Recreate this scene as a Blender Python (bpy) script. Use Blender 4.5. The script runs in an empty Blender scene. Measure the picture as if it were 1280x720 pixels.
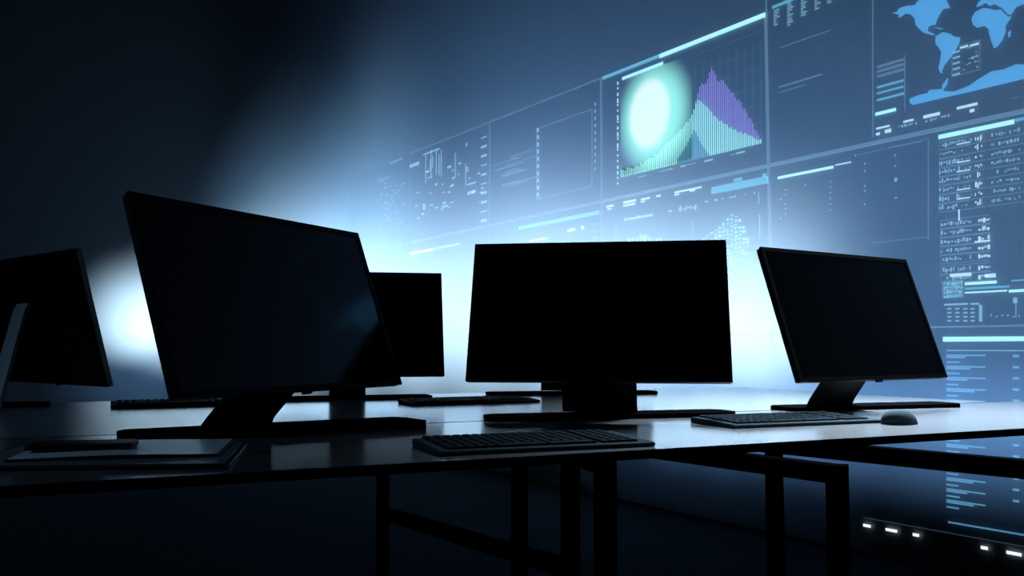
import bpy, bmesh, math, random
from mathutils import Vector, Matrix
random.seed(7)
S = bpy.context.scene
C = S.collection
R = math.radians

# ---------------------------------------------------------------- camera
F_PX, HOR, CAMZ = 1120.0, 434.0, 0.892
PITCH = math.atan2(HOR - 360.0, F_PX)
cd = bpy.data.cameras.new('camera')
cam = bpy.data.objects.new('camera', cd); C.objects.link(cam)
cam.location = (0, 0, CAMZ)
cam.rotation_euler = (math.pi / 2 + PITCH, 0, 0)
cd.sensor_fit = 'HORIZONTAL'; cd.sensor_width = 36.0; cd.lens = F_PX / 1280.0 * 36.0
cd.clip_start = 0.02; cd.clip_end = 200
S.camera = cam
S.view_settings.view_transform = 'Standard'
S.view_settings.look = 'None'
S.view_settings.gamma = 1.0
S.view_settings.exposure = 0.0
S.view_settings.use_curve_mapping = False

w = bpy.data.worlds.new('world'); S.world = w; w.use_nodes = True
w.node_tree.nodes['Background'].inputs[0].default_value = (0.08, 0.22, 0.62, 1)
w.node_tree.nodes['Background'].inputs[1].default_value = 0.0005

# ---------------------------------------------------------------- materials
def mat(name, col, rough=0.5, metal=0.0, spec=0.5, noise=None, bump=0.0, ior=1.5):
    m = bpy.data.materials.new(name); m.use_nodes = True
    nt = m.node_tree; b = nt.nodes['Principled BSDF']
    b.inputs['Base Color'].default_value = (*col, 1)
    b.inputs['Roughness'].default_value = rough
    b.inputs['Metallic'].default_value = metal
    b.inputs['Specular IOR Level'].default_value = spec
    b.inputs['IOR'].default_value = ior
    if noise:
        sc, amt = noise
        tc = nt.nodes.new('ShaderNodeTexCoord'); n = nt.nodes.new('ShaderNodeTexNoise')
        n.inputs['Scale'].default_value = sc; n.inputs['Detail'].default_value = 4
        nt.links.new(tc.outputs['Object'], n.inputs['Vector'])
        mr = nt.nodes.new('ShaderNodeMapRange')
        mr.inputs['To Min'].default_value = rough - amt; mr.inputs['To Max'].default_value = rough + amt
        nt.links.new(n.outputs['Fac'], mr.inputs['Value'])
        nt.links.new(mr.outputs['Result'], b.inputs['Roughness'])
        if bump:
            bp = nt.nodes.new('ShaderNodeBump'); bp.inputs['Strength'].default_value = bump
            bp.inputs['Distance'].default_value = 0.0005
            nt.links.new(n.outputs['Fac'], bp.inputs['Height'])
            nt.links.new(bp.outputs['Normal'], b.inputs['Normal'])
    return m

def glow(name, col, strength=1.0):
    """light-giving graphics of a see-through display: emission over a clear pane"""
    m = bpy.data.materials.new(name); m.use_nodes = True
    nt = m.node_tree; nt.nodes.clear()
    o = nt.nodes.new('ShaderNodeOutputMaterial'); a = nt.nodes.new('ShaderNodeAddShader')
    e = nt.nodes.new('ShaderNodeEmission'); t = nt.nodes.new('ShaderNodeBsdfTransparent')
    e.inputs[0].default_value = (*col, 1); e.inputs[1].default_value = strength
    nt.links.new(e.outputs[0], a.inputs[0]); nt.links.new(t.outputs[0], a.inputs[1])
    nt.links.new(a.outputs[0], o.inputs[0])
    return m

M = dict(
    wall=mat('wall_paint', (0.20, 0.25, 0.30), 0.75, spec=0.2, noise=(30, 0.05), bump=0.05),
    floor=mat('floor_polished', (0.012, 0.018, 0.024), 0.65, spec=0.0, noise=(3, 0.04)),
    desk=mat('desk_lacquer', (0.09, 0.105, 0.12), 0.17, spec=0.8, noise=(2.5, 0.015)),
    deskB=mat('desk_satin', (0.12, 0.15, 0.17), 0.20, spec=0.8, noise=(2.5, 0.02)),
    edge=mat('desk_edge_black', (0.002, 0.002, 0.003), 0.6, spec=0.0),
    steel=mat('frame_black_steel', (0.0015, 0.0015, 0.002), 0.85, spec=0.0),
    bezel=mat('monitor_bezel', (0.0015, 0.002, 0.003), 0.4, spec=0.08),
    glass=mat('monitor_glass', (0.001, 0.0013, 0.002), 0.09, spec=0.35),
    back=mat('monitor_back', (0.002, 0.0025, 0.003), 0.6, spec=0.1),
    rim=mat('monitor_rim', (0.25, 0.28, 0.32), 0.3, metal=1.0),
    stand=mat('stand_black', (0.002, 0.0025, 0.003), 0.5, spec=0.12),
    standm=mat('stand_aluminium', (0.45, 0.55, 0.62), 0.5, metal=0.2),
    base=mat('base_plate', (0.002, 0.0022, 0.003), 0.55, spec=0.0),
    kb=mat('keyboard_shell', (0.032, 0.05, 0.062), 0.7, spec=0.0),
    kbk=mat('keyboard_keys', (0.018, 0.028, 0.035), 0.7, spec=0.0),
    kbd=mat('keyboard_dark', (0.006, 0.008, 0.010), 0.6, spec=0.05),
    mouse=mat('mouse_shell', (0.03, 0.048, 0.06), 0.6, spec=0.0),
    paper=mat('paper', (0.55, 0.64, 0.70), 0.36, spec=0.5, noise=(8, 0.04), bump=0.1),
    cover=mat('folder_cover', (0.004, 0.005, 0.006), 0.5, spec=0.3),
    folder=mat('folder_grey', (0.10, 0.12, 0.14), 0.4, spec=0.5),
    phone=mat('phone_black', (0.002, 0.003, 0.004), 0.45, spec=0.1),
)
G = dict(
    cyan=glow('screen_cyan', (0.40, 0.86, 0.92), 0.85),
    cyan_mid=glow('screen_cyan_mid', (0.10, 0.42, 0.58), 0.6),
    teal=glow('screen_teal', (0.30, 0.78, 0.76), 0.85),
    purple=glow('screen_purple', (0.22, 0.15, 0.60), 0.7),
    blue=glow('screen_map_blue', (0.06, 0.30, 0.60), 0.75),
    line=glow('screen_line', (0.06, 0.12, 0.17), 0.50),
    faint=glow('screen_faint', (0.09, 0.17, 0.22), 0.60),
    grid=glow('screen_grid', (0.06, 0.11, 0.15), 0.35),
    text=glow('screen_text', (0.20, 0.42, 0.50), 0.7),
    textw=glow('screen_text_white', (0.50, 0.74, 0.85), 0.75),
    code=glow('screen_code_blue', (0.10, 0.30, 0.50), 0.7),
    ghost=glow('screen_ghost', (0.03, 0.06, 0.09), 0.1),
    white=glow('screen_white', (0.9, 0.97, 1.0), 0.95),
)
# pane: almost clear, slightly tinted
gp = bpy.data.materials.new('display_glass'); gp.use_nodes = True
nt = gp.node_tree; nt.nodes.clear()
o_ = nt.nodes.new('ShaderNodeOutputMaterial'); mx = nt.nodes.new('ShaderNodeMixShader')
tr = nt.nodes.new('ShaderNodeBsdfTransparent'); gl = nt.nodes.new('ShaderNodeBsdfGlossy')
tr.inputs[0].default_value = (0.988, 0.993, 0.998, 1); gl.inputs['Roughness'].default_value = 0.35
gl.inputs[0].default_value = (0.6, 0.7, 0.8, 1); mx.inputs[0].default_value = 0.01
nt.links.new(tr.outputs[0], mx.inputs[1]); nt.links.new(gl.outputs[0], mx.inputs[2]); nt.links.new(mx.outputs[0], o_.inputs[0])
M['pane'] = gp

# ---------------------------------------------------------------- helpers
def obj(name, bm, m, parent=None, smooth=False, bevel=0.0):
    me = bpy.data.meshes.new(name)
    bmesh.ops.recalc_face_normals(bm, faces=bm.faces[:])
    bm.to_mesh(me); bm.free()
    if m: me.materials.append(m)
    if smooth:
        for p in me.polygons: p.use_smooth = True
    o = bpy.data.objects.new(name, me); C.objects.link(o)
    if parent: o.parent = parent
    if bevel:
        b = o.modifiers.new('bevel', 'BEVEL'); b.width = bevel; b.segments = 2; b.limit_method = 'ANGLE'
    return o

def box(bm, cx, cy, cz, sx, sy, sz, rot=None):
    mt = Matrix.Translation((cx, cy, cz))
    if rot is not None: mt = mt @ rot
    mt = mt @ Matrix.Diagonal((sx, sy, sz, 1))
    bmesh.ops.create_cube(bm, size=1.0, matrix=mt)
    return bm

def prism(bm, pts, z0, z1):
    """closed polygon in xy extruded in z"""
    a = [bm.verts.new((x, y, z0)) for x, y in pts]; b = [bm.verts.new((x, y, z1)) for x, y in pts]
    n = len(pts)
    bm.faces.new(a[::-1]); bm.faces.new(b)
    for i in range(n): bm.faces.new((a[i], a[(i + 1) % n], b[(i + 1) % n], b[i]))
    return bm

def beam(bm, p, q, wd, ht):
    """rectangular tube between two points"""
    p, q = Vector(p), Vector(q); d = q - p; L = d.length
    rot = d.to_track_quat('Y', 'Z').to_matrix().to_4x4()
    box(bm, *((p + q) / 2), wd, L, ht, rot)
    return bm

def thing(name, label, cat, loc=(0, 0, 0), rz=0.0, group=None):
    o = bpy.data.objects.new(name, None); C.objects.link(o)
    o.location = loc; o.rotation_euler = (0, 0, rz); o.empty_display_size = 0.1
    o['label'] = label; o['category'] = cat
    if group: o['group'] = group
    return o

def tag(o, label, cat, group=None):
    o['label'] = label; o['category'] = cat
    if group: o['group'] = group
    return o

def struct(o):
    o['kind'] = 'structure'; return o

def copy_tree(o, parent=None):
    c = o.copy(); C.objects.link(c)
    if parent: c.parent = parent
    for ch in list(o.children): copy_tree(ch, c)
    return c

# ---------------------------------------------------------------- room
WD = Vector((-0.5497, 0.8354, 0)).normalized()      # wall runs away to the left
WR = -WD                                            # rightwards along the wall
WN = Vector((-0.8354, -0.5497, 0)).normalized()     # wall normal towards the room
P0 = Vector((1.929, 3.375, 0))
WALLH = 5.2
plan = []
s_end = 6.45
plan.append(P0 + WR * 3.2)
for i in range(0, 15): plan.append(P0 + WD * (s_end * i / 14))
a0 = math.atan2(WD.y, WD.x); Rr = 2.4
c0 = P0 + WD * s_end
cen = c0 + Vector((-WD.y, WD.x, 0)) * Rr
start = math.atan2((c0 - cen).y, (c0 - cen).x)
turn = math.pi - a0
for i in range(1, 19):
    a = start + turn * i / 18
    plan.append(cen + Vector((math.cos(a), math.sin(a), 0)) * Rr)
for i in range(1, 7): plan.append(Vector((plan[-1].x - 1.2, plan[-1].y, 0)))
bm = bmesh.new()
f_, b_ = [], []
for k, p in enumerate(plan):
    if k == 0: d = plan[1] - p
    elif k == len(plan) - 1: d = p - plan[k - 1]
    else: d = plan[k + 1] - plan[k - 1]
    d.normalize(); nrm = Vector((d.y, -d.x, 0))     # away from the room
    if nrm.dot(-p) > 0: nrm = -nrm
    f_.append((bm.verts.new((p.x, p.y, 0)), bm.verts.new((p.x, p.y, WALLH))))
    q = p + nrm * 0.15
    b_.append((bm.verts.new((q.x, q.y, 0)), bm.verts.new((q.x, q.y, WALLH))))
for k in range(len(plan) - 1):
    for A in (f_, b_): bm.faces.new((A[k][0], A[k + 1][0], A[k + 1][1], A[k][1]))
    bm.faces.new((f_[k][1], f_[k + 1][1], b_[k + 1][1], b_[k][1]))
    bm.faces.new((f_[k][0], f_[k + 1][0], b_[k + 1][0], b_[k][0]))
for k in (0, -1): bm.faces.new((f_[k][0], f_[k][1], b_[k][1], b_[k][0]))
wall = struct(obj('wall_back', bm, M['wall'], smooth=True))
es = wall.modifiers.new('es', 'EDGE_SPLIT'); es.split_angle = R(40)
bm = bmesh.new(); box(bm, -1.5, 4.0, -0.05, 22, 18, 0.1)
struct(obj('floor', bm, M['floor']))

# ---------------------------------------------------------------- desks
DYAW = R(24.7)
DT = Vector((math.cos(DYAW), math.sin(DYAW), 0)); DN = Vector((-math.sin(DYAW), math.cos(DYAW), 0))
TOP = 0.72
def T(t, n, z=0.0):
    p = DT * t + DN * n; return Vector((p.x, p.y, z))
def desk(name, label, t0, t1, n0, n1, topmat, th=0.0155):
    root = thing(name, label, 'desk', T((t0 + t1) / 2, (n0 + n1) / 2), DYAW)
    L, W = t1 - t0, n1 - n0
    bm = bmesh.new(); box(bm, 0, 0, TOP - 0.001, L, W, 0.002); obj('tabletop', bm, topmat, root)
    bm = bmesh.new(); box(bm, 0, 0, TOP - 0.002 - (th - 0.002) / 2, L + 0.001, W + 0.001, th - 0.002)
    obj('tabletop_board', bm, M['edge'], root)
    return root, Vector(((t0 + t1) / 2, (n0 + n1) / 2, 0))
def leg(root, c, p, tube, z1=None, rz=0.0):
    """vertical square leg at world point p"""
    z1 = z1 if z1 is not None else TOP - 0.0155
    v = root_inv(root, p)
    bm = bmesh.new(); box(bm, v.x, v.y, z1 / 2 + 0.002, tube, tube, z1 - 0.004, Matrix.Rotation(rz, 4, 'Z'))
    o = obj('leg', bm, M['steel'], root, bevel=0.001)
    fb = bmesh.new(); box(fb, v.x, v.y, 0.002, tube * 1.15, tube * 1.15, 0.004, Matrix.Rotation(rz, 4, 'Z'))
    obj('foot_pad', fb, M['edge'], o)
    return o
def root_inv(root, p):
    m = Matrix.LocRotScale(root.location, root.rotation_euler, None)
    return m.inverted() @ Vector(p)
def cross(root, name, p, q, wd, ht):
    bm = bmesh.new(); beam(bm, root_inv(root, p), root_inv(root, q), wd, ht)
    return obj(name, bm, M['steel'], root, bevel=0.001)
BOT = TOP - 0.0155
def at(px, D, z=0.0): return Vector(((px - 640) / F_PX * D, D, z))

dA, _ = desk('bench_desk', 'long glossy black desk nearest the viewer, carrying the large tilted monitor and the front keyboard', -0.45, 3.0, 1.29, 1.935, M['desk'])
for p in (at(755, 1.56), at(649, 2.10)): leg(dA, None, p, 0.030)
cross(dA, 'cross_beam', at(755, 1.56, BOT - 0.016) - DN * 0.0, at(649, 2.10, BOT - 0.016), 0.03, 0.03)
for t in (-0.38, 2.9):
    for n in (1.34, 1.89): leg(dA, None, T(t, n), 0.03)
# frame that reaches out past the front edge
pn, pf = Vector((0.520, 1.45, 0)), Vector((0.125, 2.0, 0))
pb = (pf - pn).normalized(); ang = math.atan2(pb.y, pb.x)
HB = 0.029
leg(dA, None, pn, 0.031, z1=BOT, rz=ang)
cross(dA, 'cross_beam', (pn.x, pn.y, BOT - HB / 2 - 0.0005), (pn.x + pb.x * 0.56, pn.y + pb.y * 0.56, BOT - HB / 2 - 0.0005), 0.031, HB)
cross(dA, 'lower_rail', (pn.x, pn.y, 0.29), at(964, 2.40, 0.29), 0.02, 0.03)
q0, q1 = Vector((0.50, 1.935, 0)), Vector((1.20, 1.12, 0))
cross(dA, 'cross_beam', (q0.x, q0.y, BOT - 0.016), (q1.x, q1.y, BOT - 0.016), 0.03, 0.031)
leg(dA, None, q1, 0.031, z1=BOT, rz=math.atan2((q1 - q0).y, (q1 - q0).x))

dB, _ = desk('bench_desk', 'wide satin dark desk in the second row, behind the near desk', -1.7, 2.54, 1.95, 3.15, M['deskB'])
for p in (at(712, 2.27), at(480.5, 3.2)): leg(dB, None, p, 0.037)
cross(dB, 'lower_rail', at(712, 2.27, 0.34), at(480.5, 3.2, 0.31), 0.035, 0.04)
cross(dB, 'cross_beam', at(712, 2.27, BOT - 0.018), at(480.5, 3.2, BOT - 0.018), 0.035, 0.035)
for n in (2.05, 3.05): leg(dB, None, T(-1.6, n), 0.037)
leg(dB, None, at(964, 2.62), 0.037); leg(dB, None, at(964.5, 3.6), 0.037)

# ---------------------------------------------------------------- monitors
MW, MH, MT = 0.62, 0.36, 0.010
def monitor(label, X, Y, Z, yaw, tilt, base_c, neck_w=0.18, base_yaw=DYAW, base_w=0.63, neckmat=None, neck_s=0.145, group=None, hook=False, rim=False, basemat=None, dp=0.06):
    """X,Y,Z centre of the panel (Z above the camera height); yaw 0 faces the viewer"""
    bc = Vector((base_c[0], base_c[1], TOP))
    root = thing('computer_monitor', label, 'monitor', bc, 0.0, group)
    org = Matrix.Translation(Vector((X, Y, CAMZ + Z)) - bc) @ Matrix.Rotation(yaw, 4, 'Z') @ Matrix.Rotation(-tilt, 4, 'X')
    # panel local: x right, -y front, z up
    def add(name, b, m, par, **k):
        b.transform(org); return obj(name, b, m, par, **k)
    b = bmesh.new(); box(b, 0, 0.008, 0, MW - 0.002, 0.014, MH - 0.002); hs = add('housing', b, M['back'], root, bevel=0.003)
    # bezel as a ring
    b = bmesh.new(); t = 0.011
    for (cx, cz, sx, sz) in ((0, MH / 2 - t / 2, MW, t), (0, -MH / 2 + t / 2, MW, t), (-MW / 2 + t / 2, 0, t, MH - 2 * t), (MW / 2 - t / 2, 0, t, MH - 2 * t)):
        box(b, cx, -0.001, cz, sx, 0.006, sz)
    add('bezel', b, M['bezel'], root)
    b = bmesh.new(); box(b, 0, -0.0005, 0, MW - 2 * t, 0.003, MH - 2 * t); add('screen', b, M['glass'], root)
    if rim:
        b = bmesh.new(); box(b, -MW / 2 - 0.0008, 0.004, 0, 0.0016, 0.012, MH); add('side_trim', b, M['rim'], root)
    # back bulge (thin tapered shell)
    b = bmesh.new()
    fr = [(-.22, -.12), (.22, -.12), (.22, .12), (-.22, .12)]; bk = [(-.15, -.07), (.15, -.07), (.15, .07), (-.15, .07)]
    v0 = [b.verts.new((x, 0.014, z)) for x, z in fr]; v1 = [b.verts.new((x, 0.032, z)) for x, z in bk]
    b.faces.new(v0); b.faces.new(v1)
    for i in range(4): b.faces.new((v0[i], v0[(i + 1) % 4], v1[(i + 1) % 4], v1[i]))
    add('rear_cover', b, M['back'], root, smooth=False)
    b = bmesh.new(); box(b, 0.0, -0.001, -MH / 2 - 0.003, 0.022, 0.008, 0.006); add('sensor_nub', b, M['bezel'], root)
    # neck: bent plate, profile in (s behind the bottom edge, z above desk)
    st, ct = math.sin(tilt), math.cos(tilt)
    zc = CAMZ + Z - TOP
    sc = st * MH / 2                     # s of the panel centre relative to the bottom edge
    prof = [(sc + 0.030, zc + 0.01), (sc + 0.050, zc - 0.005), (sc + 0.042, zc - 0.05), (0.088, zc - ct * MH / 2 + 0.01), (neck_s - 0.01, 0.03), (neck_s, 0.011)]
    if hook:
        prof = hook
    yv = Matrix.Rotation(yaw, 4, 'Z'); bb = Vector((X, Y, 0)) - Vector((bc.x, bc.y, 0))
    def P(x, s, z):
        v = yv @ Vector((x, s - sc, 0)) + bb; return (v.x, v.y, z)
    b = bmesh.new(); th = 0.009; rows = []
    for i, (s, z) in enumerate(prof):
        wd = neck_w / 2 * (1.0 + 0.04 * i / len(prof))
        rows.append([b.verts.new(P(-wd, s, z)), b.verts.new(P(wd, s, z)), b.verts.new(P(wd, s + th, z)), b.verts.new(P(-wd, s + th, z))])
    for i in range(len(rows) - 1):
        for j in range(4): b.faces.new((rows[i][j], rows[i][(j + 1) % 4], rows[i + 1][(j + 1) % 4], rows[i + 1][j]))
    b.faces.new(rows[0]); b.faces.new(rows[-1])
    obj('neck', b, neckmat or M['stand'], root)
    # base plate with tapered ends
    b = bmesh.new(); hw = base_w / 2
    pts = [(-hw, -dp * 0.55), (-hw + 0.02, -dp), (hw - 0.02, -dp), (hw, -dp * 0.55), (hw, dp * 0.6), (hw - 0.02, dp), (-hw + 0.02, dp), (-hw, dp * 0.6)]
    prism(b, pts, 0.0005, 0.011); b.transform(Matrix.Rotation(base_yaw, 4, 'Z'))
    obj('base', b, basemat or M['base'], root, bevel=0.0015)
    return root

GRP = 'computer monitors on the desks'
def mon_auto(label, q, neck_s=0.145, off=(0, 0), byaw=DYAW, bc=None, **k):
    X, Y, Z, yaw, tilt = q
    yaw, tilt = R(yaw), R(tilt)
    sc = math.sin(tilt) * MH / 2
    v = Matrix.Rotation(yaw, 3, 'Z') @ Vector((0, neck_s - sc, 0))
    return monitor(label, X, Y, Z, yaw, tilt, bc or (X + v.x + off[0], Y + v.y + off[1]), neck_s=neck_s, base_yaw=byaw, group=GRP, **k)
#MONITORS#
mon_auto('largest black monitor, left of centre, its glossy screen turned to the right', (-0.440, 1.715, 0.0875, 62.5, 20.0), 0.17, bc=(-0.475, 1.868), byaw=R(33.3), base_w=0.62, dp=0.085)
mon_auto('black monitor in the centre of the desk facing straight out', (0.205, 2.155, 0.089, -8.5, 19), 0.15, bc=(0.248, 2.218), byaw=R(16.5), base_w=0.64)
mon_auto('rightmost black monitor, beside the keyboard and mouse', (0.925, 2.40, 0.085, 33, 19), 0.15, bc=(1.005, 2.553), byaw=R(18), base_w=0.585, dp=0.06)
mon_auto('small black monitor standing behind the largest one, partly hidden by it', (-0.535, 2.93, 0.078, 11, 17), 0.10, off=(0.0, 0.0), byaw=R(18), neck_w=0.115, base_w=0.56)
mon_auto('black monitor hidden behind the central one, only its flat base showing', (0.20, 3.30, 0.090, 0, 17), 0.10, off=(0.02, -0.06), byaw=R(10))
monitor('monitor at the far left seen from behind with a grey slanted stand', -1.29, 2.465, 0.0745, R(180 - 40), R(15), (-1.66, 2.56), neck_w=0.075, base_yaw=R(16), base_w=0.62, neckmat=M['standm'], neck_s=0.2, group=GRP, rim=True,
        hook=[(0.078, 0.292), (0.092, 0.290), (0.100, 0.275), (0.120, 0.19), (0.140, 0.10), (0.160, 0.011)])

# ---------------------------------------------------------------- keyboards
def keyboard(label, loc, yaw, L=0.42, W=0.15, shell=None, keys=None, group='computer keyboards on the desks', detail=True):
    root = thing('keyboard', label, 'keyboard', (loc[0], loc[1], TOP), yaw, group)
    b = bmesh.new()
    # wedge profile: y, z
    prof = [(-W / 2, 0.0005), (-W / 2, 0.007), (-W / 2 + 0.008, 0.0085), (W / 2 - 0.01, 0.0135), (W / 2, 0.012), (W / 2, 0.0005)]
    a = [b.verts.new((-L / 2, y, z)) for y, z in prof]; c = [b.verts.new((L / 2, y, z)) for y, z in prof]
    b.faces.new(a); b.faces.new(c)
    for i in range(len(prof)): b.faces.new((a[i], a[(i + 1) % 6], c[(i + 1) % 6], c[i]))
    obj('shell', b, shell or M['kb'], root, bevel=0.002)
    sl = math.atan2(0.005, W - 0.018); rows = [15, 14, 13, 12, 9]
    pitch = (L - 0.03) / 20.0; ry = (W - 0.035) / 5.2
    for r in range(6):
        y = W / 2 - 0.018 - r * ry * 0.98
        z = 0.0085 + (y + W / 2 - 0.008) * math.tan(sl) + 0.0012
        x = -L / 2 + 0.015
        while x < L / 2 - 0.015 - pitch * 0.5:
            wk = pitch
            if r == 5 and -L / 2 + 0.10 < x < -L / 2 + 0.20: wk = pitch * 5
            if abs(x - (-L / 2 + 0.015 + pitch * 15)) < pitch * 0.4: x += pitch * 0.4
            if x + wk > L / 2 - 0.008: break
            kb = bmesh.new(); h = 0.004
            lo, hi = 0.0012, 0.003
            v = [kb.verts.new((xx, yy, -h / 2)) for xx, yy in ((lo, lo), (wk - lo, lo), (wk - lo, ry - lo), (lo, ry - lo))]
            u = [kb.verts.new((xx, yy, h / 2)) for xx, yy in ((hi, hi), (wk - hi, hi), (wk - hi, ry - hi), (hi, ry - hi))]
            kb.faces.new(v[::-1]); kb.faces.new(u)
            for i in range(4): kb.faces.new((v[i], v[(i + 1) % 4], u[(i + 1) % 4], u[i]))
            kb.transform(Matrix.Translation((x, y - ry / 2, z)) @ Matrix.Rotation(sl, 4, 'X'))
            if detail: obj('key', kb, keys or M['kbk'], root)
            else: kb.free()
            x += wk
    return root
import itertools
def keyboard_joined_keys(*a, **k):
    return keyboard(*a, **k)
def near_left(px, py, yaw, L, W):
    """keyboard centre from the pixel of its near left corner on the desk top"""
    D = (CAMZ - TOP) * F_PX / (py - HOR); p = at(px, D)
    d = Vector((math.cos(yaw), math.sin(yaw), 0)); n = Vector((-math.sin(yaw), math.cos(yaw), 0))
    c = p + d * L / 2 + n * W / 2; return (c.x, c.y)
ky = R(21.5)
keyboard('grey keyboard on the near desk edge in front of the central monitor', near_left(551, 569, ky, 0.39, 0.17), ky, 0.39, 0.17)
keyboard('grey keyboard on the bright right side of the desk, next to the mouse', near_left(916, 535, ky, 0.40, 0.17), ky, 0.40, 0.17)
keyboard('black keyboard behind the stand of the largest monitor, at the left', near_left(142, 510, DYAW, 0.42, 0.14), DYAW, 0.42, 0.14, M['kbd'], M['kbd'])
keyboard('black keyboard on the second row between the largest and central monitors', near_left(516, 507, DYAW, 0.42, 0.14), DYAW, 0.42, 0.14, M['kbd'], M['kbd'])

# ---------------------------------------------------------------- mouse
mo = thing('computer_mouse', 'smooth grey computer mouse at the right end of the keyboard', 'mouse', (0.872, 2.03, TOP), R(28))
b = bmesh.new(); ru = 24; rv = 10; L, W, Hh = 0.046, 0.033, 0.030
rings = []
for j in range(rv):
    th = (math.pi / 2) * j / (rv - 1)
    ring = []
    for i in range(ru):
        a = 2 * math.pi * i / ru
        x = math.cos(a); y = math.sin(a)
        rr = math.cos(th) ** 0.75 if j < rv - 1 else 0.02
        px = L * x * rr - 0.004 * math.sin(th); py = W * y * rr * (1 - 0.10 * x)
        z = Hh * math.sin(th) ** 1.0
        ring.append(b.verts.new((px, py, 0.001 + z)))
    rings.append(ring)
for j in range(rv - 1):
    for i in range(ru): b.faces.new((rings[j][i], rings[j][(i + 1) % ru], rings[j + 1][(i + 1) % ru], rings[j + 1][i]))
b.faces.new(rings[-1]); b.faces.new(rings[0][::-1])
obj('shell', b, M['mouse'], mo, smooth=True)
b = bmesh.new(); bmesh.ops.create_cone(b, cap_ends=True, segments=20, radius1=0.005, radius2=0.005, depth=0.005, matrix=Matrix.Translation((0.022, 0, 0.0235)) @ Matrix.Rotation(math.pi / 2, 4, 'X'))
obj('scroll_wheel', b, M['kbd'], mo, smooth=False)

# ---------------------------------------------------------------- stationery at the left
fo = thing('document_folder', 'flat grey folder lying on the desk under the paper pad', 'folder', (-0.60, 1.42, TOP), R(5))
b = bmesh.new(); prism(b, [(-0.20, -0.15), (0.187, -0.155), (0.152, 0.14), (-0.22, 0.14)], 0.0005, 0.006); obj('cover', b, M['cover'], fo, bevel=0.001)
b = bmesh.new(); prism(b, [(-0.19, -0.146), (0.178, -0.149), (0.146, 0.135), (-0.21, 0.135)], 0.0061, 0.0075); obj('paper_sheet', b, M['folder'], fo)
pa = thing('notepad', 'pale paper pad lying open on the grey folder, left of the largest monitor', 'notepad', (-0.62, 1.45, TOP + 0.0076), R(14))
def wavy(bm, x0, x1, y0, y1, z0, z1, skew, n=14):
    g = []
    for i in range(n + 1):
        f = i / n; x = x0 + (x1 - x0) * f
        zz = z1 + 0.0022 * math.sin(f * math.pi) ** 2
        g.append([bm.verts.new((x, y0, z0)), bm.verts.new((x, y0, zz)), bm.verts.new((x + skew * f, y1, zz)), bm.verts.new((x + skew * f, y1, z0))])
    for i in range(n):
        for j in range(4): bm.faces.new((g[i][j], g[i + 1][j], g[i + 1][(j + 1) % 4], g[i][(j + 1) % 4]))
    bm.faces.new(g[0]); bm.faces.new(g[-1])
    return bm
b = bmesh.new(); wavy(b, -0.14, 0.15, -0.125, 0.10, 0.0, 0.0035, 0.01); obj('backing_board', b, M['cover'], pa)
b = bmesh.new(); wavy(b, -0.139, 0.1485, -0.1235, 0.099, 0.0037, 0.0042, 0.01); obj('paper_sheet', b, M['paper'], pa)
ph = thing('mobile_phone', 'slim black phone lying on the paper pad at the left edge', 'phone', (-0.672, 1.418, TOP + 0.0155), R(13))
def rounded(bm, L, W, r, z0, z1):
    pts = []
    for cx, cy, a0 in ((L / 2 - r, W / 2 - r, 0), (-L / 2 + r, W / 2 - r, 90), (-L / 2 + r, -W / 2 + r, 180), (L / 2 - r, -W / 2 + r, 270)):
        for k in range(5):
            a = R(a0 + 22.5 * k); pts.append((cx + r * math.cos(a), cy + r * math.sin(a)))
    return prism(bm, pts, z0, z1)
b = bmesh.new(); rounded(b, 0.153, 0.072, 0.008, 0, 0.0075); obj('body', b, M['phone'], ph, bevel=0.001)
b = bmesh.new(); rounded(b, 0.146, 0.066, 0.006, 0.0076, 0.0082); obj('screen', b, M['phone'], ph)
for sx in (-0.069, 0.069):
    b = bmesh.new(); bmesh.ops.create_cone(b, cap_ends=True, segments=12, radius1=0.0012, radius2=0.0012, depth=0.001, matrix=Matrix.Translation((sx, -0.0365, 0.004)) @ Matrix.Rotation(math.pi / 2, 4, 'X'))
    obj('screw', b, M['rim'], ph)

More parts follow.
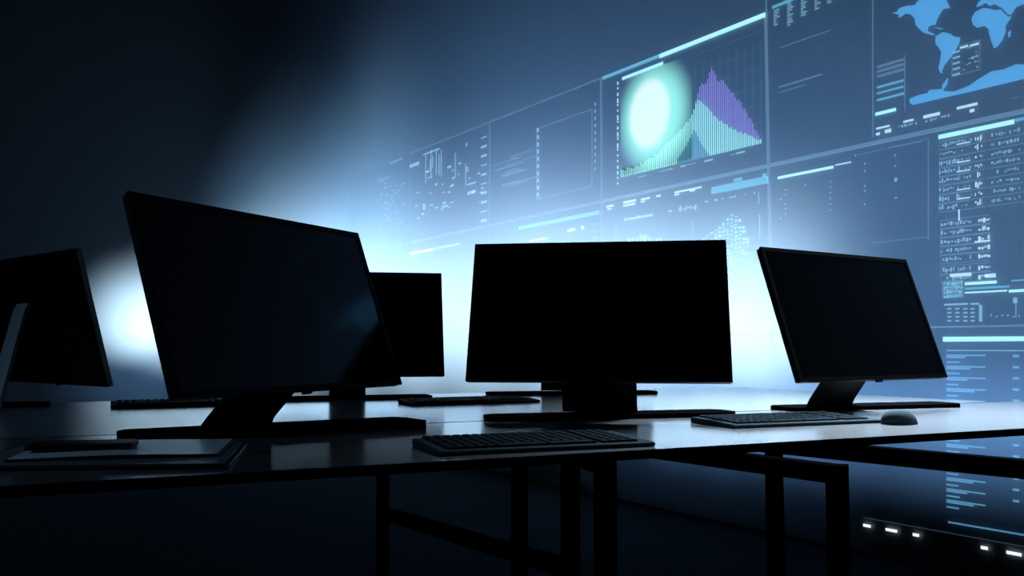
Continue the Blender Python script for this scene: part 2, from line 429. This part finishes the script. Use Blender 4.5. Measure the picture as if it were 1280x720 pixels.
# ---------------------------------------------------------------- display wall
cp, sp = math.cos(PITCH), math.sin(PITCH)
def ray(px, py):
    dx, du = (px - 640) / F_PX, (360 - py) / F_PX
    return Vector((dx, cp - du * sp, sp + du * cp))
OFF = 0.012
def uv(px, py):
    r = ray(px, py); base = P0 + WN * OFF
    t = base.dot(WN) / r.dot(WN)
    p = r * t
    return ((p - P0).dot(WR), p.z + CAMZ)
UC = [uv(x, 300)[0] for x in (752, 962)]
CW = UC[1] - UC[0]
ZR = [0.083, 0.968, 1.785, 2.56]
cols = {'Z': UC[0] - 3 * CW, 'A': UC[0] - 2 * CW, 'B': UC[0] - CW, 'C': UC[0], 'D': UC[1]}
RZ = math.atan2(WR.y, WR.x)
LW = 0.0075
class Panel:
    def __init__(s, col, row, label, dz=0.0):
        fg = {'Z': 'ghost', 'A': 'grid', 'B': 'grid', 'C': 'line', 'D': 'line'}[col]
        s.names = {}
        s.u0, s.u1 = cols[col], cols[col] + CW
        s.z0, s.z1 = ZR[row] + 0.0015, ZR[row + 1] - 0.0015 + dz
        s.uc = (s.u0 + s.u1) / 2
        p = P0 + WR * s.uc + WN * 0.0005
        s.root = thing('display_panel', label, 'display', (p.x, p.y, s.z0), RZ, 'display panels of the video wall')
        W = s.u1 - s.u0; H = s.z1 - s.z0
        b = bmesh.new(); box(b, 0, -0.005, H / 2, W - 0.004, 0.006, H - 0.004); obj('glass_pane', b, M['pane'], s.root)
        b = bmesh.new(); t = LW; W -= 0.003
        box(b, 0, -0.0095, H - t / 2, W, 0.002, t * 1.2)
        if row: box(b, 0, -0.0095, t / 2, W, 0.002, t)
        if row == 0: fg = 'ghost'
        box(b, -W / 2 + t / 2, -0.0095, H / 2, t * .9, 0.002, H - 2 * t); box(b, W / 2 - t / 2, -0.0095, H / 2, t * .9, 0.002, H - 2 * t)
        obj('panel_frame', b, G[fg], s.root)
        s.n = 0
    def loc(s, px, py):
        u, z = uv(px, py); return (u - s.uc, z - s.z0)
    def polys(s, name, polys, g, depth=0.0, clip=True):
        one = {'header_bar': 'header_bar', 'title_bar': 'title_bar', 'caption_bars': 'caption_bar', 'value_bars': 'value_bar', 'reflected_dashes': 'reflected_dash',
               'divider_line': 'divider_line', 'value_marks': 'value_mark', 'text_and_reflection_lines': 'text_or_reflection_line', 'table_rows': 'table_row', 'chart_line': 'chart_line',
               'table_header': 'table_header', 'header_tab': 'header_tab', 'highlight_bar': 'highlight_bar'}.get(name)
        if one and 1 < len(polys) < 60:
            for P in polys: s.polys(one + '', [P], g, depth, clip)
            return
        y_ = 0
        b = bmesh.new(); y = -(OFF + depth)
        W = (s.u1 - s.u0) / 2; H = s.z1 - s.z0
        for P in polys:
            pts = [s.loc(*p) for p in P]
            if clip:
                pts = [(min(max(x, -W), W), min(max(z, 0), H)) for x, z in pts]
            q = []
            for p in pts:
                if not q or (abs(p[0] - q[-1][0]) + abs(p[1] - q[-1][1])) > 1e-5: q.append(p)
            if len(q) > 2 and abs(q[0][0] - q[-1][0]) + abs(q[0][1] - q[-1][1]) < 1e-5: q.pop()
            if len(q) < 3: continue
            vs = [b.verts.new((x, y, z)) for x, z in q]
            try: b.faces.new(vs)
            except Exception: pass
        # no recalc on coplanar graphics needed
        return obj(name, b, G[g] if isinstance(g, str) else g, s.root)
def yl(x0, y0, x): return HOR - (HOR - y0) * (x + 97.0) / (x0 + 97.0)
def hl(x0, y0, x1, h):
    """strip level on the wall: from (x0,y0) to x1, h pixels high at x0"""
    k = (x1 + 97.0) / (x0 + 97.0); y1 = yl(x0, y0, x1)
    return [(x0, y0 - h / 2), (x1, y1 - h * k / 2), (x1, y1 + h * k / 2), (x0, y0 + h / 2)]
def vl(x, y0, y1, wd=1.2): return [(x - wd / 2, y0), (x + wd / 2, y0), (x + wd / 2, y1), (x - wd / 2, y1)]
def rect(x0, y0, x1, hgt, t=1.2):
    """outline: top-left (x0,y0), right x1, height hgt px at x0"""
    k = (x1 + 97.0) / (x0 + 97.0)
    return [hl(x0, y0, x1, t), hl(x0, y0 + hgt, x1, t), vl(x0, y0, y0 + hgt, t), vl(x1, yl(x0, y0, x1), yl(x0, y0 + hgt, x1), t)]
def glyphs(x0, y0, x1, h, fill=0.6, lo=1.0, hi=4.0):
    """a line of tiny unreadable marks"""
    out = []; x = x0
    while x < x1:
        wd = random.uniform(lo, hi)
        if random.random() < fill:
            y = yl(x0, y0, x); hh = h * random.choice((0.35, 0.6, 1.0)); yy = y + random.uniform(-0.2, 0.2) * h
            out.append(hl(x, yy, min(x + wd, x1), hh))
        x += wd + random.uniform(0.5, 1.6)
    return out

# --- top row, centre: chart with round glow
p = Panel('C', 2, 'upper glass display panel with a glowing turquoise disc and a bar chart')
def strips(p, name, ps, g, depth=0.0, clip=True): return p.polys(name, ps, g, depth, clip)
strips(p, 'header_bar', [hl(824, 69.5, 957, 7.5)], 'cyan')
strips(p, 'header_bar', [hl(753, 97.0, 824, 6.5)], 'cyan_mid')
strips(p, 'title_bar', [hl(777.5, 98.5, 829, 4.0)], 'cyan')
strips(p, 'scale_dots', [vl(772.2, y, y + random.choice((2.5, 4, 6)), 1.8) for y in range(102, 234, 7)], 'textw')
gr = []
for k in range(7):
    y = 196 - k * 21; gr.append(hl(868, y, 952, 0.8))
for k in range(9): gr.append(vl(869 + k * 10.3, yl(869, 79, 869 + k * 10.3), yl(776, 222, 869 + k * 10.3), 0.9))
strips(p, 'chart_grid', gr, 'grid')
tp = [(776, 214), (800, 206), (820, 194), (838, 176), (853, 160), (862, 150), (870, 130), (874, 124), (884, 134), (895, 146), (910, 158), (928, 166), (942, 172), (952, 176.5)]
pp = [(868, 128), (876, 108), (884, 100), (890, 82), (896, 100), (903, 101), (910, 112), (918, 120), (926, 128), (934, 143), (944, 160), (952, 175)]
dk = [(846, 200), (858, 182), (868, 162), (878, 182), (888, 196)]
def interp(t, x):
    for (a, b), (c, d) in zip(t, t[1:]):
        if a <= x <= c: return b + (d - b) * (x - a) / (c - a)
    return None
te, pu, du = [], [], []
x = 777.0; i = 0
while x < 952:
    base = yl(776, 222, x); t = interp(tp, x) + random.uniform(-2, 2); d = interp(dk, x); bw = 1.35
    te.append(vl(x, t, base if d is None else max(min(d, base), t), bw))
    if d is not None and d < base: du.append(vl(x, d, base, bw))
    q = interp(pp, x)
    if q and q < t - 1: pu.append(vl(x, q + random.uniform(-3, 3), t, bw + 0.1))
    x += 2.45
strips(p, 'chart_bars', te, 'teal', 0.001); strips(p, 'chart_bars', pu, 'purple', 0.001); strips(p, 'chart_bars', du, 'cyan_mid', 0.001)
# round turquoise picture on the panel: a radial pattern of its own
def disc_mat(cx, cz, rx, rz, col, stren, inner):
    m = bpy.data.materials.new('screen_disc'); m.use_nodes = True; nt = m.node_tree; nt.nodes.clear()
    o = nt.nodes.new('ShaderNodeOutputMaterial'); a = nt.nodes.new('ShaderNodeAddShader')
    e = nt.nodes.new('ShaderNodeEmission'); t = nt.nodes.new('ShaderNodeBsdfTransparent')
    tc = nt.nodes.new('ShaderNodeTexCoord'); mp = nt.nodes.new('ShaderNodeMapping'); mp.vector_type = 'TEXTURE'
    mp.inputs['Location'].default_value = (cx, 0, cz); mp.inputs['Scale'].default_value = (rx, 1000, rz)
    ln = nt.nodes.new('ShaderNodeVectorMath'); ln.operation = 'LENGTH'
    mr = nt.nodes.new('ShaderNodeMapRange'); mr.interpolation_type = 'SMOOTHSTEP'
    mr.inputs['From Min'].default_value = 1.0; mr.inputs['From Max'].default_value = inner
    mr.inputs['To Min'].default_value = 0.0; mr.inputs['To Max'].default_value = stren
    e.inputs[0].default_value = (*col, 1)
    nt.links.new(tc.outputs['Object'], mp.inputs[0]); nt.links.new(mp.outputs[0], ln.inputs[0])
    nt.links.new(ln.outputs['Value'], mr.inputs['Value']); nt.links.new(mr.outputs[0], e.inputs[1])
    nt.links.new(e.outputs[0], a.inputs[0]); nt.links.new(t.outputs[0], a.inputs[1]); nt.links.new(a.outputs[0], o.inputs[0])
    return m
def loc_r(p, x, y, rx, ry):
    cx, cz = p.loc(x, y); a = p.loc(x - rx, y); b = p.loc(x, y - ry)
    return cx, cz, abs(a[0] - cx), abs(b[1] - cz)
quad = [(775.5, 101), (865, yl(775.5, 101, 865)), (865, yl(775.5, 222, 865)), (775.5, 222)]
strips(p, 'disc_picture', [quad], disc_mat(*loc_r(p, 816, 144, 50, 80), (0.25, 0.74, 0.58), 0.86, 0.48), -0.0015)
strips(p, 'disc_core', [quad], disc_mat(*loc_r(p, 811, 142, 29, 50), (0.44, 0.10, 0.20), 0.80, 0.68), -0.001)
strips(p, 'caption_marks', glyphs(777, 226, 950, 2.4, 0.35, 3, 14), 'text')

# --- top right: world map
p = Panel('D', 2, 'upper right glass display panel with a blue world map and small tables', 0.12)
def cr(pts): return [(950 + x / 3.87, y / 3.87) for x, y in pts]
NA = cr([(632, 62), (662, 58), (672, 40), (710, 28), (750, 25), (760, 8), (770, -4), (900, -4), (922, 40), (890, 42), (875, 60), (858, 90), (850, 120), (832, 122), (815, 130), (812, 150), (835, 160), (850, 172), (825, 168), (790, 158), (765, 135), (752, 118), (748, 90), (730, 70), (705, 65), (690, 78), (668, 88), (672, 72), (650, 66)])
SA = cr([(850, 175), (885, 155), (920, 162), (935, 175), (970, 182), (965, 205), (950, 235), (935, 262), (912, 290), (890, 320), (880, 345), (888, 356), (872, 352), (863, 330), (872, 290), (876, 250), (865, 232), (848, 210)])
AF = cr([(1040, 58), (1080, 38), (1110, 42), (1140, 50), (1165, 45), (1180, 62), (1200, 80), (1218, 78), (1205, 100), (1188, 125), (1190, 150), (1175, 190), (1150, 225), (1132, 235), (1122, 210), (1110, 170), (1105, 140), (1085, 125), (1050, 135), (1030, 120), (1022, 90)])
EU = cr([(1045, 36), (1055, 12), (1075, -4), (1420, -30), (1420, -5), (1277, 20), (1240, 35), (1215, 72), (1200, 70), (1170, 38), (1152, 30), (1135, 20), (1112, 30), (1092, 14), (1070, 28)])
MD = cr([(1200, 155), (1215, 145), (1212, 175), (1202, 183)])
CB = cr([(838, 130), (870, 134), (892, 140), (868, 142)])
AN = cr([(722, 478), (760, 462), (810, 450), (820, 435), (860, 432), (885, 430), (878, 418), (905, 378), (912, 380), (905, 410), (885, 440), (940, 442), (1010, 415), (1060, 380), (1120, 345), (1180, 335), (1240, 310), (1277, 312), (1330, 300), (1330, 370), (1277, 382), (1000, 448), (850, 482), (740, 508), (725, 498)])
strips(p, 'world_map', [NA, SA, AF, EU, MD, CB, AN], 'blue')
cols_t = []
for k, x in enumerate((967, 984, 1001, 1018, 1034, 1051)):
    n = (7, 10, 9, 7, 5, 3)[k]; y = (14, 5, -4, -6, -8, -10)[k]
    for j in range(n): cols_t.append(hl(x, y + j * 3.0, x + random.uniform(3, 8), 1.5))
strips(p, 'text_columns', cols_t, 'text')
strips(p, 'header_bar', [hl(965, 9.5, 992, 4)], 'cyan_mid')
strips(p, 'divider_line', [vl(1091, 0, 172, 1.6), vl(1131, 68, 140, 1.4)], 'faint')
strips(p, 'chart_line', [hl(974, 60, 1040, 1.2), hl(974, 109, 1028, 2.0), hl(973, 116, 1006, 1.2)], 'faint')
strips(p, 'table_rows', [hl(1096, 84 + 6 * k, 1130, 3.2) for k in (0, 1, 2)] , 'faint')
strips(p, 'table_rows', [hl(1096, 109.5, 1129.5, 3), hl(1096, 117, 1129.5, 2.6), hl(1096, 125.5, 1130, 3)], 'cyan_mid')
strips(p, 'highlight_bar', [hl(1094, 143, 1120, 4.2)], 'cyan')
tb = [hl(1191, 66 + 7 * k, 1200, 2.5) for k in range(5)]
for k in range(5): tb += glyphs(1204, 62 + 6.5 * k, 1223, 3.2, 0.6, 1.5, 3)
strips(p, 'table_marks', tb, 'text'); strips(p, 'table_outline', rect(1190, 60, 1225, 36, 1.0), 'faint')
strips(p, 'table_header', [hl(1200, 60, 1210, 2.6), hl(1212, 57.5, 1223.5, 2.8)], 'textw')
strips(p, 'caption_bars', [hl(1095, 161, 1112, 2.6), hl(1129, 152.5, 1142, 2.8), hl(1154, 146.5, 1175, 4), hl(1196, 135.5, 1222, 3.4), hl(1106, 164.5, 1114, 4.5), hl(1095, 168, 1100, 3.5), hl(1212, 139, 1218, 4)], 'textw')
strips(p, 'caption_marks', glyphs(1118, 160, 1190, 3.5, 0.5, 1.2, 3) + glyphs(1230, 131, 1278, 1.8, 0.5, 1.5, 4), 'text')

# --- other top panels
p = Panel('B', 2, 'faint upper glass display panel with an empty outlined window, left of the disc chart')
strips(p, 'window_outline', rect(671, 161, 740, 88, 1.2), 'faint')
strips(p, 'scale_dots', [vl(672.5, y, y + 5, 2.6) for y in range(160, 244, 9)] + [vl(744, y, y + 4, 1.4) for y in range(128, 215, 9)], 'text')
strips(p, 'text_marks', [hl(612 + random.uniform(0, 30), 185 + random.uniform(0, 48), 612 + random.uniform(33, 62), random.uniform(0.8, 2)) for _ in range(11)], 'faint')
p = Panel('A', 2, 'upper left glass display panel filled with scattered pale data marks')
mk = []
for _ in range(34):
    x = random.uniform(514, 606); y = random.uniform(yl(470, 236, x), yl(470, 290, x)); mk.append(hl(x, y, x + random.uniform(1.5, 5), random.uniform(1, 3)))
for _ in range(9):
    x = random.uniform(532, 602); y = random.uniform(180, 205); mk.append(vl(x, y, y + random.uniform(14, 36), 0.9))
mk += [hl(529, 193.5, 550, 1.8), hl(511, 208.5, 524, 4), hl(584, 231, 595, 2), hl(584, 242, 594, 4), hl(552, 259, 560, 2.2), vl(530, 255, 262, 3), hl(582, 181, 584, 4)]
for k in range(10): mk.append(hl(601, 173 + k * 11.5, 608.5, random.choice((1.5, 3))))
strips(p, 'data_marks', mk, 'text')
p = Panel('Z', 2, 'farthest upper glass display panel at the left end with tiny pale marks')
mk = [hl(487, 204, 503, 3.5), hl(472, 226, 487, 1.6)]
for _ in range(40):
    x = random.uniform(474, 506); y = random.uniform(226, 292); mk.append(hl(x, y, x + random.uniform(1.5, 5), random.uniform(1, 2.6)))
strips(p, 'data_marks', mk, 'faint', clip=True)

# --- middle row
p = Panel('C', 1, 'middle glass display panel with a mountain shaped cluster of dots above the central monitor')
strips(p, 'header_block', [hl(889, 238.5, 961, 9)], 'cyan_mid')
strips(p, 'header_tab', [hl(917, 225.5, 928, 4), hl(953, 219.5, 958, 5)], 'cyan_mid')
strips(p, 'caption_bars', [hl(758, 258.5, 767, 2.6), hl(759, 262, 764, 2), hl(779, 253.5, 795, 3), hl(779, 257.5, 794, 2.2), hl(801, 249.5, 812.5, 2.4), hl(801, 252.5, 806, 2), hl(820, 245.5, 826, 2.4), hl(843, 240.8, 877, 2.4), hl(843, 243.8, 849, 2), hl(862, 239, 869, 2)], 'textw')
strips(p, 'caption_marks', glyphs(770, 276, 840, 4, 0.45, 3, 8) + [hl(785, 274, 816, 3)] + glyphs(848, 262, 872, 7, 0.95, 1.2, 2.2) + glyphs(874, 254, 944, 2.6, 0.5, 1.5, 4), 'text')
strips(p, 'divider_line', [vl(948.5, 240, 255, 1.4), vl(949.5, 268, 299, 1.6), vl(770, 277, 298, 0.8), vl(866, 276, 298, 0.8)], 'code')
dots = []
for cx in range(878, 951, 5):
    top = interp([(876, 300), (890, 290), (900, 284), (906, 277), (914, 268), (922, 274), (930, 288), (936, 310), (944, 335), (951, 352)], cx)
    bot = interp([(876, 300), (900, 325), (915, 342), (930, 350), (951, 362)], cx)
    y = top
    while y < bot:
        if random.random() < 0.85: dots.append(hl(cx + random.uniform(-1, 1), y, cx + random.uniform(2.6, 4.2), random.uniform(2.2, 3.6)))
        y += random.uniform(4, 5.4)
for cx in range(786, 830, 5): dots.append(vl(cx, 298 - 5 * math.exp(-((cx - 803) / 9) ** 2), 304, 3))
strips(p, 'dot_cluster', dots, 'cyan_mid'); strips(p, 'dot_cluster', [d for d in dots if random.random() < 0.35], 'text', 0.001)

p = Panel('D', 1, 'large middle right glass display panel with dense rows of data in a table')
strips(p, 'title_bar', [hl(972, 222.5, 1042, 3.4)], 'cyan'); strips(p, 'title_bar', [hl(1044, 206.5, 1064, 1.8)], 'textw')
strips(p, 'window_outline', [hl(1072, 193.5, 1107, 1.0), hl(1110, 185, 1152, 1.8), vl(1160.5, 174, 301, 1.6), hl(1088, 304, 1162, 1.0), hl(1152, 175, 1160, 1)], 'faint')
dots = [vl(982 + random.choice((-6, 0)), y, y + 2.2, 1.4) for y in range(236, 276, 6)] + [vl(1038, y, y + 2, 1.6) for y in range(226, 266, 7)] + [vl(1081, y, y + 3, 1.4) for y in (203, 212, 231, 237, 254)] + [vl(1119, y, y + 2.5, 1.6) for y in (193, 206)] + [hl(1118, 225, 1121.5, 5), hl(1118, 247.5, 1122, 1.5), hl(1006, 231, 1008, 1.6), hl(1068.5, 194.5, 1070.5, 2)]
strips(p, 'dot_columns', dots, 'text')
strips(p, 'header_bar', [hl(1173, 171.5, 1268, 5.6)], 'cyan'); strips(p, 'header_bar', [hl(1269, 150.5, 1300, 4)], 'cyan_mid')
rows = []; lines = []; bright = []
for k in range(8):
    y = 182 + k * 11.2
    rows += glyphs(1174, y, 1200, 5.5, 0.8, 1.2, 3) + (glyphs(1202, yl(1174, y, 1202), 1215, 3, 0.5, 1.2, 2.5)) + glyphs(1239, yl(1174, y, 1239), 1275, 4.5, 0.75, 1.2, 3)
    bright += glyphs(1219, yl(1174, y, 1219), 1228, 7, 0.9, 1.0, 2.4)
    lines += [hl(1174, y + 5.5, 1232, 1.0), hl(1234, yl(1174, y + 5.5, 1234), 1292, 1.0)]
    lines += [vl(1174.5, y - 4.5, y + 5.5, 0.8), hl(1174, y - 4.5, 1212, 0.7)]
    if k in (0, 2, 3, 5, 6): bright.append(hl(1196, yl(1174, y + 3, 1196), 1213, 1.6))
for k in range(7):
    y = 281 + k * 11.0
    if k > 4: y += 2
    rows += glyphs(1176, y, 1214, 5, 0.8, 1.2, 3.5)
    bright += glyphs(1223, yl(1176, y, 1223), 1238, 5.5, 0.8, 1.5, 3.5)
    lines += [hl(1175, y - 5, 1238, 0.9), hl(1175, y + 5, 1238, 0.9)] + [vl(1176, y - 5, y + 5, 0.8)]
bright += [hl(1187.5, 344.6, 1214.5, 4), hl(1218.5, 302.5, 1238, 2.2), vl(1199, 262, 276, 2), hl(1232, 345, 1245, 5)]
strips(p, 'table_rows', rows, 'text'); strips(p, 'table_lines', lines, 'faint'); strips(p, 'table_highlights', bright, 'textw', 0.001)
strips(p, 'value_bars', [hl(1206, 354.8, 1246, 3.6), hl(1206, 366.0, 1259, 2), hl(1261, 364, 1300, 3.5)], 'cyan')
strips(p, 'value_bars', [hl(1206, 361, 1262, 2.5), hl(1264, 351, 1300, 2)], 'cyan_mid')
nb = []
for k in range(4): nb += glyphs(1180, 355 + k * 5.2, 1203, 4, 0.95, 1.4, 3.2)
strips(p, 'number_block', nb, 'cyan_mid'); strips(p, 'number_block_outline', [[(1177.5, 351), (1204, 349.5), (1204, 372), (1177.5, 373.5)]], 'faint', -0.001)
gc = [hl(1180, 381, 1210, 2.4), hl(1213, 380, 1224, 2.2), vl(1225.8, 381, 402, 4)]
for cx in (1184, 1194, 1204, 1213):
    for k in range(4): gc.append(hl(cx, 386 + k * 5, cx + 5.4, 2))
gc += [vl(1269, 372, 379, 5), vl(1270, 379, 397, 1)] + [hl(1238 + 7 * k, 395 + random.uniform(-1, 1), 1240 + 7 * k, 2) for k in range(6)]
strips(p, 'number_grid', gc, 'text')

p = Panel('B', 1, 'middle glass display panel with a pale slanting title strip, half behind the central monitor')
strips(p, 'title_bar', [hl(648, 285.5, 749, 4.6)], 'cyan_mid')
strips(p, 'caption_bars', [hl(677, 261.5, 690, 4), hl(709, 288.3, 719, 3.4), hl(661, 301.5, 684, 2.2), vl(728, 282, 287, 4)], 'textw')
strips(p, 'scale_dots', [hl(740, 281 + 8 * k, 748, 2) for k in range(4)], 'faint')
p = Panel('A', 1, 'middle glass display panel with one bright slanted bar between the left and central monitors')
strips(p, 'title_bar', [hl(511, 317.5, 541, 3.2)], 'textw'); strips(p, 'title_bar', [hl(541, 311.4, 575, 2.6)], 'text')
p = Panel('Z', 1, 'farthest blank middle glass display panel above the monitor half hidden by the largest one')
# --- bottom row
p = Panel('D', 0, 'lower right glass display panel with stacked blue text lines and their painted floor reflection, right of the rightmost monitor')
strips(p, 'header_bar', [[(1178.5, 421), (1300, 420.2), (1300, 426.2), (1178.5, 427.2)]], 'cyan')
code = []; val = []
y = 444.0; k = 0
def row(y, l, h): code.append(hl(1183, y, 1183 + l, h))
while y < 636:  # lower rows paint in the floor's reflection of the text above
    a = random.uniform(14, 30)
    row(y, 49, 1.8); row(y + 2.4, a + 6, 2.2)
    if y + 8 < 636: row(y + 8.6, random.uniform(13, 17), 2.0)
    val.append(hl(1266, y + 1, 1274, 3.0))
    y += 13.9
strips(p, 'divider_line', [hl(1183, 438, 1300, 1.2)], 'text'); strips(p, 'divider_line', [hl(1185, 652.5, 1310, 2.0)], 'code')  # second line is the header bar's floor reflection, painted on the panel
strips(p, 'text_and_reflection_lines', code, 'code'); strips(p, 'value_marks', val, 'code')
strips(p, 'reflected_dashes', [hl(x0, 434 + (x0 + 97) * 0.189, x1, h) for x0, x1, h in ((1079, 1088.5, 3.6), (1107, 1121.5, 3.6), (1141, 1149, 3.8), (1226, 1235, 4.0), (1258, 1277, 4.2))], 'white')  # dashes mirrored in the floor, painted as glowing marks on the panel
strips(p, 'divider_line', [hl(1080, 647, 1290, 1.0)], 'grid')
p = Panel('C', 0, 'lower glass display panel with no graphics, seen between the central and rightmost monitors')

# ---------------------------------------------------------------- lamps washing the wall
def spot(name, loc, target, power, col, ang, blend=1.0, rad=0.05):
    l = bpy.data.lights.new(name, 'SPOT'); l.energy = power; l.color = col
    l.spot_size = R(ang); l.spot_blend = blend; l.shadow_soft_size = rad
    o = bpy.data.objects.new(name, l); C.objects.link(o)
    o.location = loc; o.rotation_euler = (Vector(target) - Vector(loc)).to_track_quat('-Z', 'Y').to_euler()
    return o
def wall_pt(px, z=1.0, off=0.0):
    k = P0.dot(WN) / (Vector(((px - 640) / F_PX, 1, 0)).dot(WN)); p = Vector(((px - 640) / F_PX * k, k, 0)) + WN * off
    return Vector((p.x, p.y, z))
BL = (0.10, 0.33, 1.0); LB = (0.27, 0.52, 0.90); WH = (0.80, 0.95, 1.0)
#LIGHTS#
def plan_pt(px, z=1.0, off=0.0):
    """point on the wall surface along the plan, seen in column px; off = metres out into the room"""
    d = Vector(((px - 640) / F_PX, 1, 0))
    for a, b in zip(plan, plan[1:]):
        e = b - a; den = d.x * e.y - d.y * e.x
        if abs(den) < 1e-9: continue
        t = (a.x * e.y - a.y * e.x) / den; u = (a.x * d.y - a.y * d.x) / den
        if t > 0 and -1e-6 <= u <= 1 + 1e-6:
            n = Vector((e.y, -e.x, 0)).normalized()
            if n.dot(-a) < 0: n = -n
            q = d * t + n * off; return Vector((q.x, q.y, z))
def wash(px, z, off, dz, power, col, ang):
    spot('wall_wash_lamp', plan_pt(px, z, off), plan_pt(px, z + dz, 0), power * 2.0, col, ang)
# broad blue wash rising up the wall
for px, z, off, pw in ((1330, 1.1, 1.5, 15), (1120, 1.1, 1.5, 15), (960, 1.0, 1.5, 22), (800, 1.0, 1.5, 34), (680, 1.25, 1.5, 42), (580, 1.25, 1.5, 46), (500, 1.25, 1.5, 36), (435, 1.3, 1.5, 20)):
    wash(px, z, off, 0.65, pw, LB, 122)
# small blue lamps under desk height at the right
for px, pw in ((1400, 2.2), (1290, 2.2), (1200, 2.2), (1120, 2.4), (1040, 2.6), (970, 2.8), (900, 3.0), (840, 2.6)):
    wash(px, 0.60, 0.5, 0.0, pw * 1.9, LB, 84)
# low white glow along the wall behind the desks
for px, z, pw, an, off in ((960, 0.95, 26, 100, 0.65), (905, 0.95, 22, 100, 0.65), (800, 1.0, 54, 108, .75), (690, 1.08, 62, 112, .85), (600, 1.08, 70, 112, .95), (520, 1.1, 84, 110, 1.0), (450, 1.15, 110, 108, 1.1), (370, 1.2, 130, 106, 1.15), (290, 1.12, 84, 98, 1.0), (215, 1.08, 62, 90, .85), (160, 1.08, 44, 82, .8)):
    wash(px, z, off, 0.14, pw, WH, an)
for px, z, pw in ((455, 1.45, 110), (370, 1.35, 90)):
    wash(px, z, 1.7, 0.42, pw, (0.42, 0.72, 1.0), 92)
wash(190, 0.85, 1.2, 0.0, 14, LB, 100)
def area(name, loc, target, power, col, size):
    l = bpy.data.lights.new(name, 'AREA'); l.energy = power; l.color = col; l.size = size
    o = bpy.data.objects.new(name, l); C.objects.link(o); o.location = loc
    o.rotation_euler = (Vector(target) - Vector(loc)).to_track_quat('-Z', 'Y').to_euler()
spot('fill_light', (-3.0, 0.3, 2.7), (-0.9, 1.5, 0.3), 50, (0.42, 0.72, 1.0), 56, 1.0, 0.3)  # unseen dim fill, added to lift the far left stand and near desk
# added strip light above the view, put in for the right desk's sheen
def strip(px0, px1, z, power, tgt):
    a, b = wall_pt(px0, z, 0.25), wall_pt(px1, z, 0.25)
    l = bpy.data.lights.new('sheen_light', 'AREA'); l.energy = power; l.color = (0.80, 0.91, 1.0); l.shape = 'RECTANGLE'
    l.size = (b - a).length; l.size_y = 0.25; l.spread = R(52)
    o = bpy.data.objects.new('sheen_light', l); C.objects.link(o); o.location = (a + b) / 2
    z_ = -(Vector(tgt) - o.location).normalized(); x_ = (b - a).normalized(); y_ = z_.cross(x_).normalized(); x_ = y_.cross(z_)
    o.rotation_euler = Matrix((x_, y_, z_)).transposed().to_euler()
strip(1040, 1450, 2.75, 95, (1.3, 2.0, 0.7))
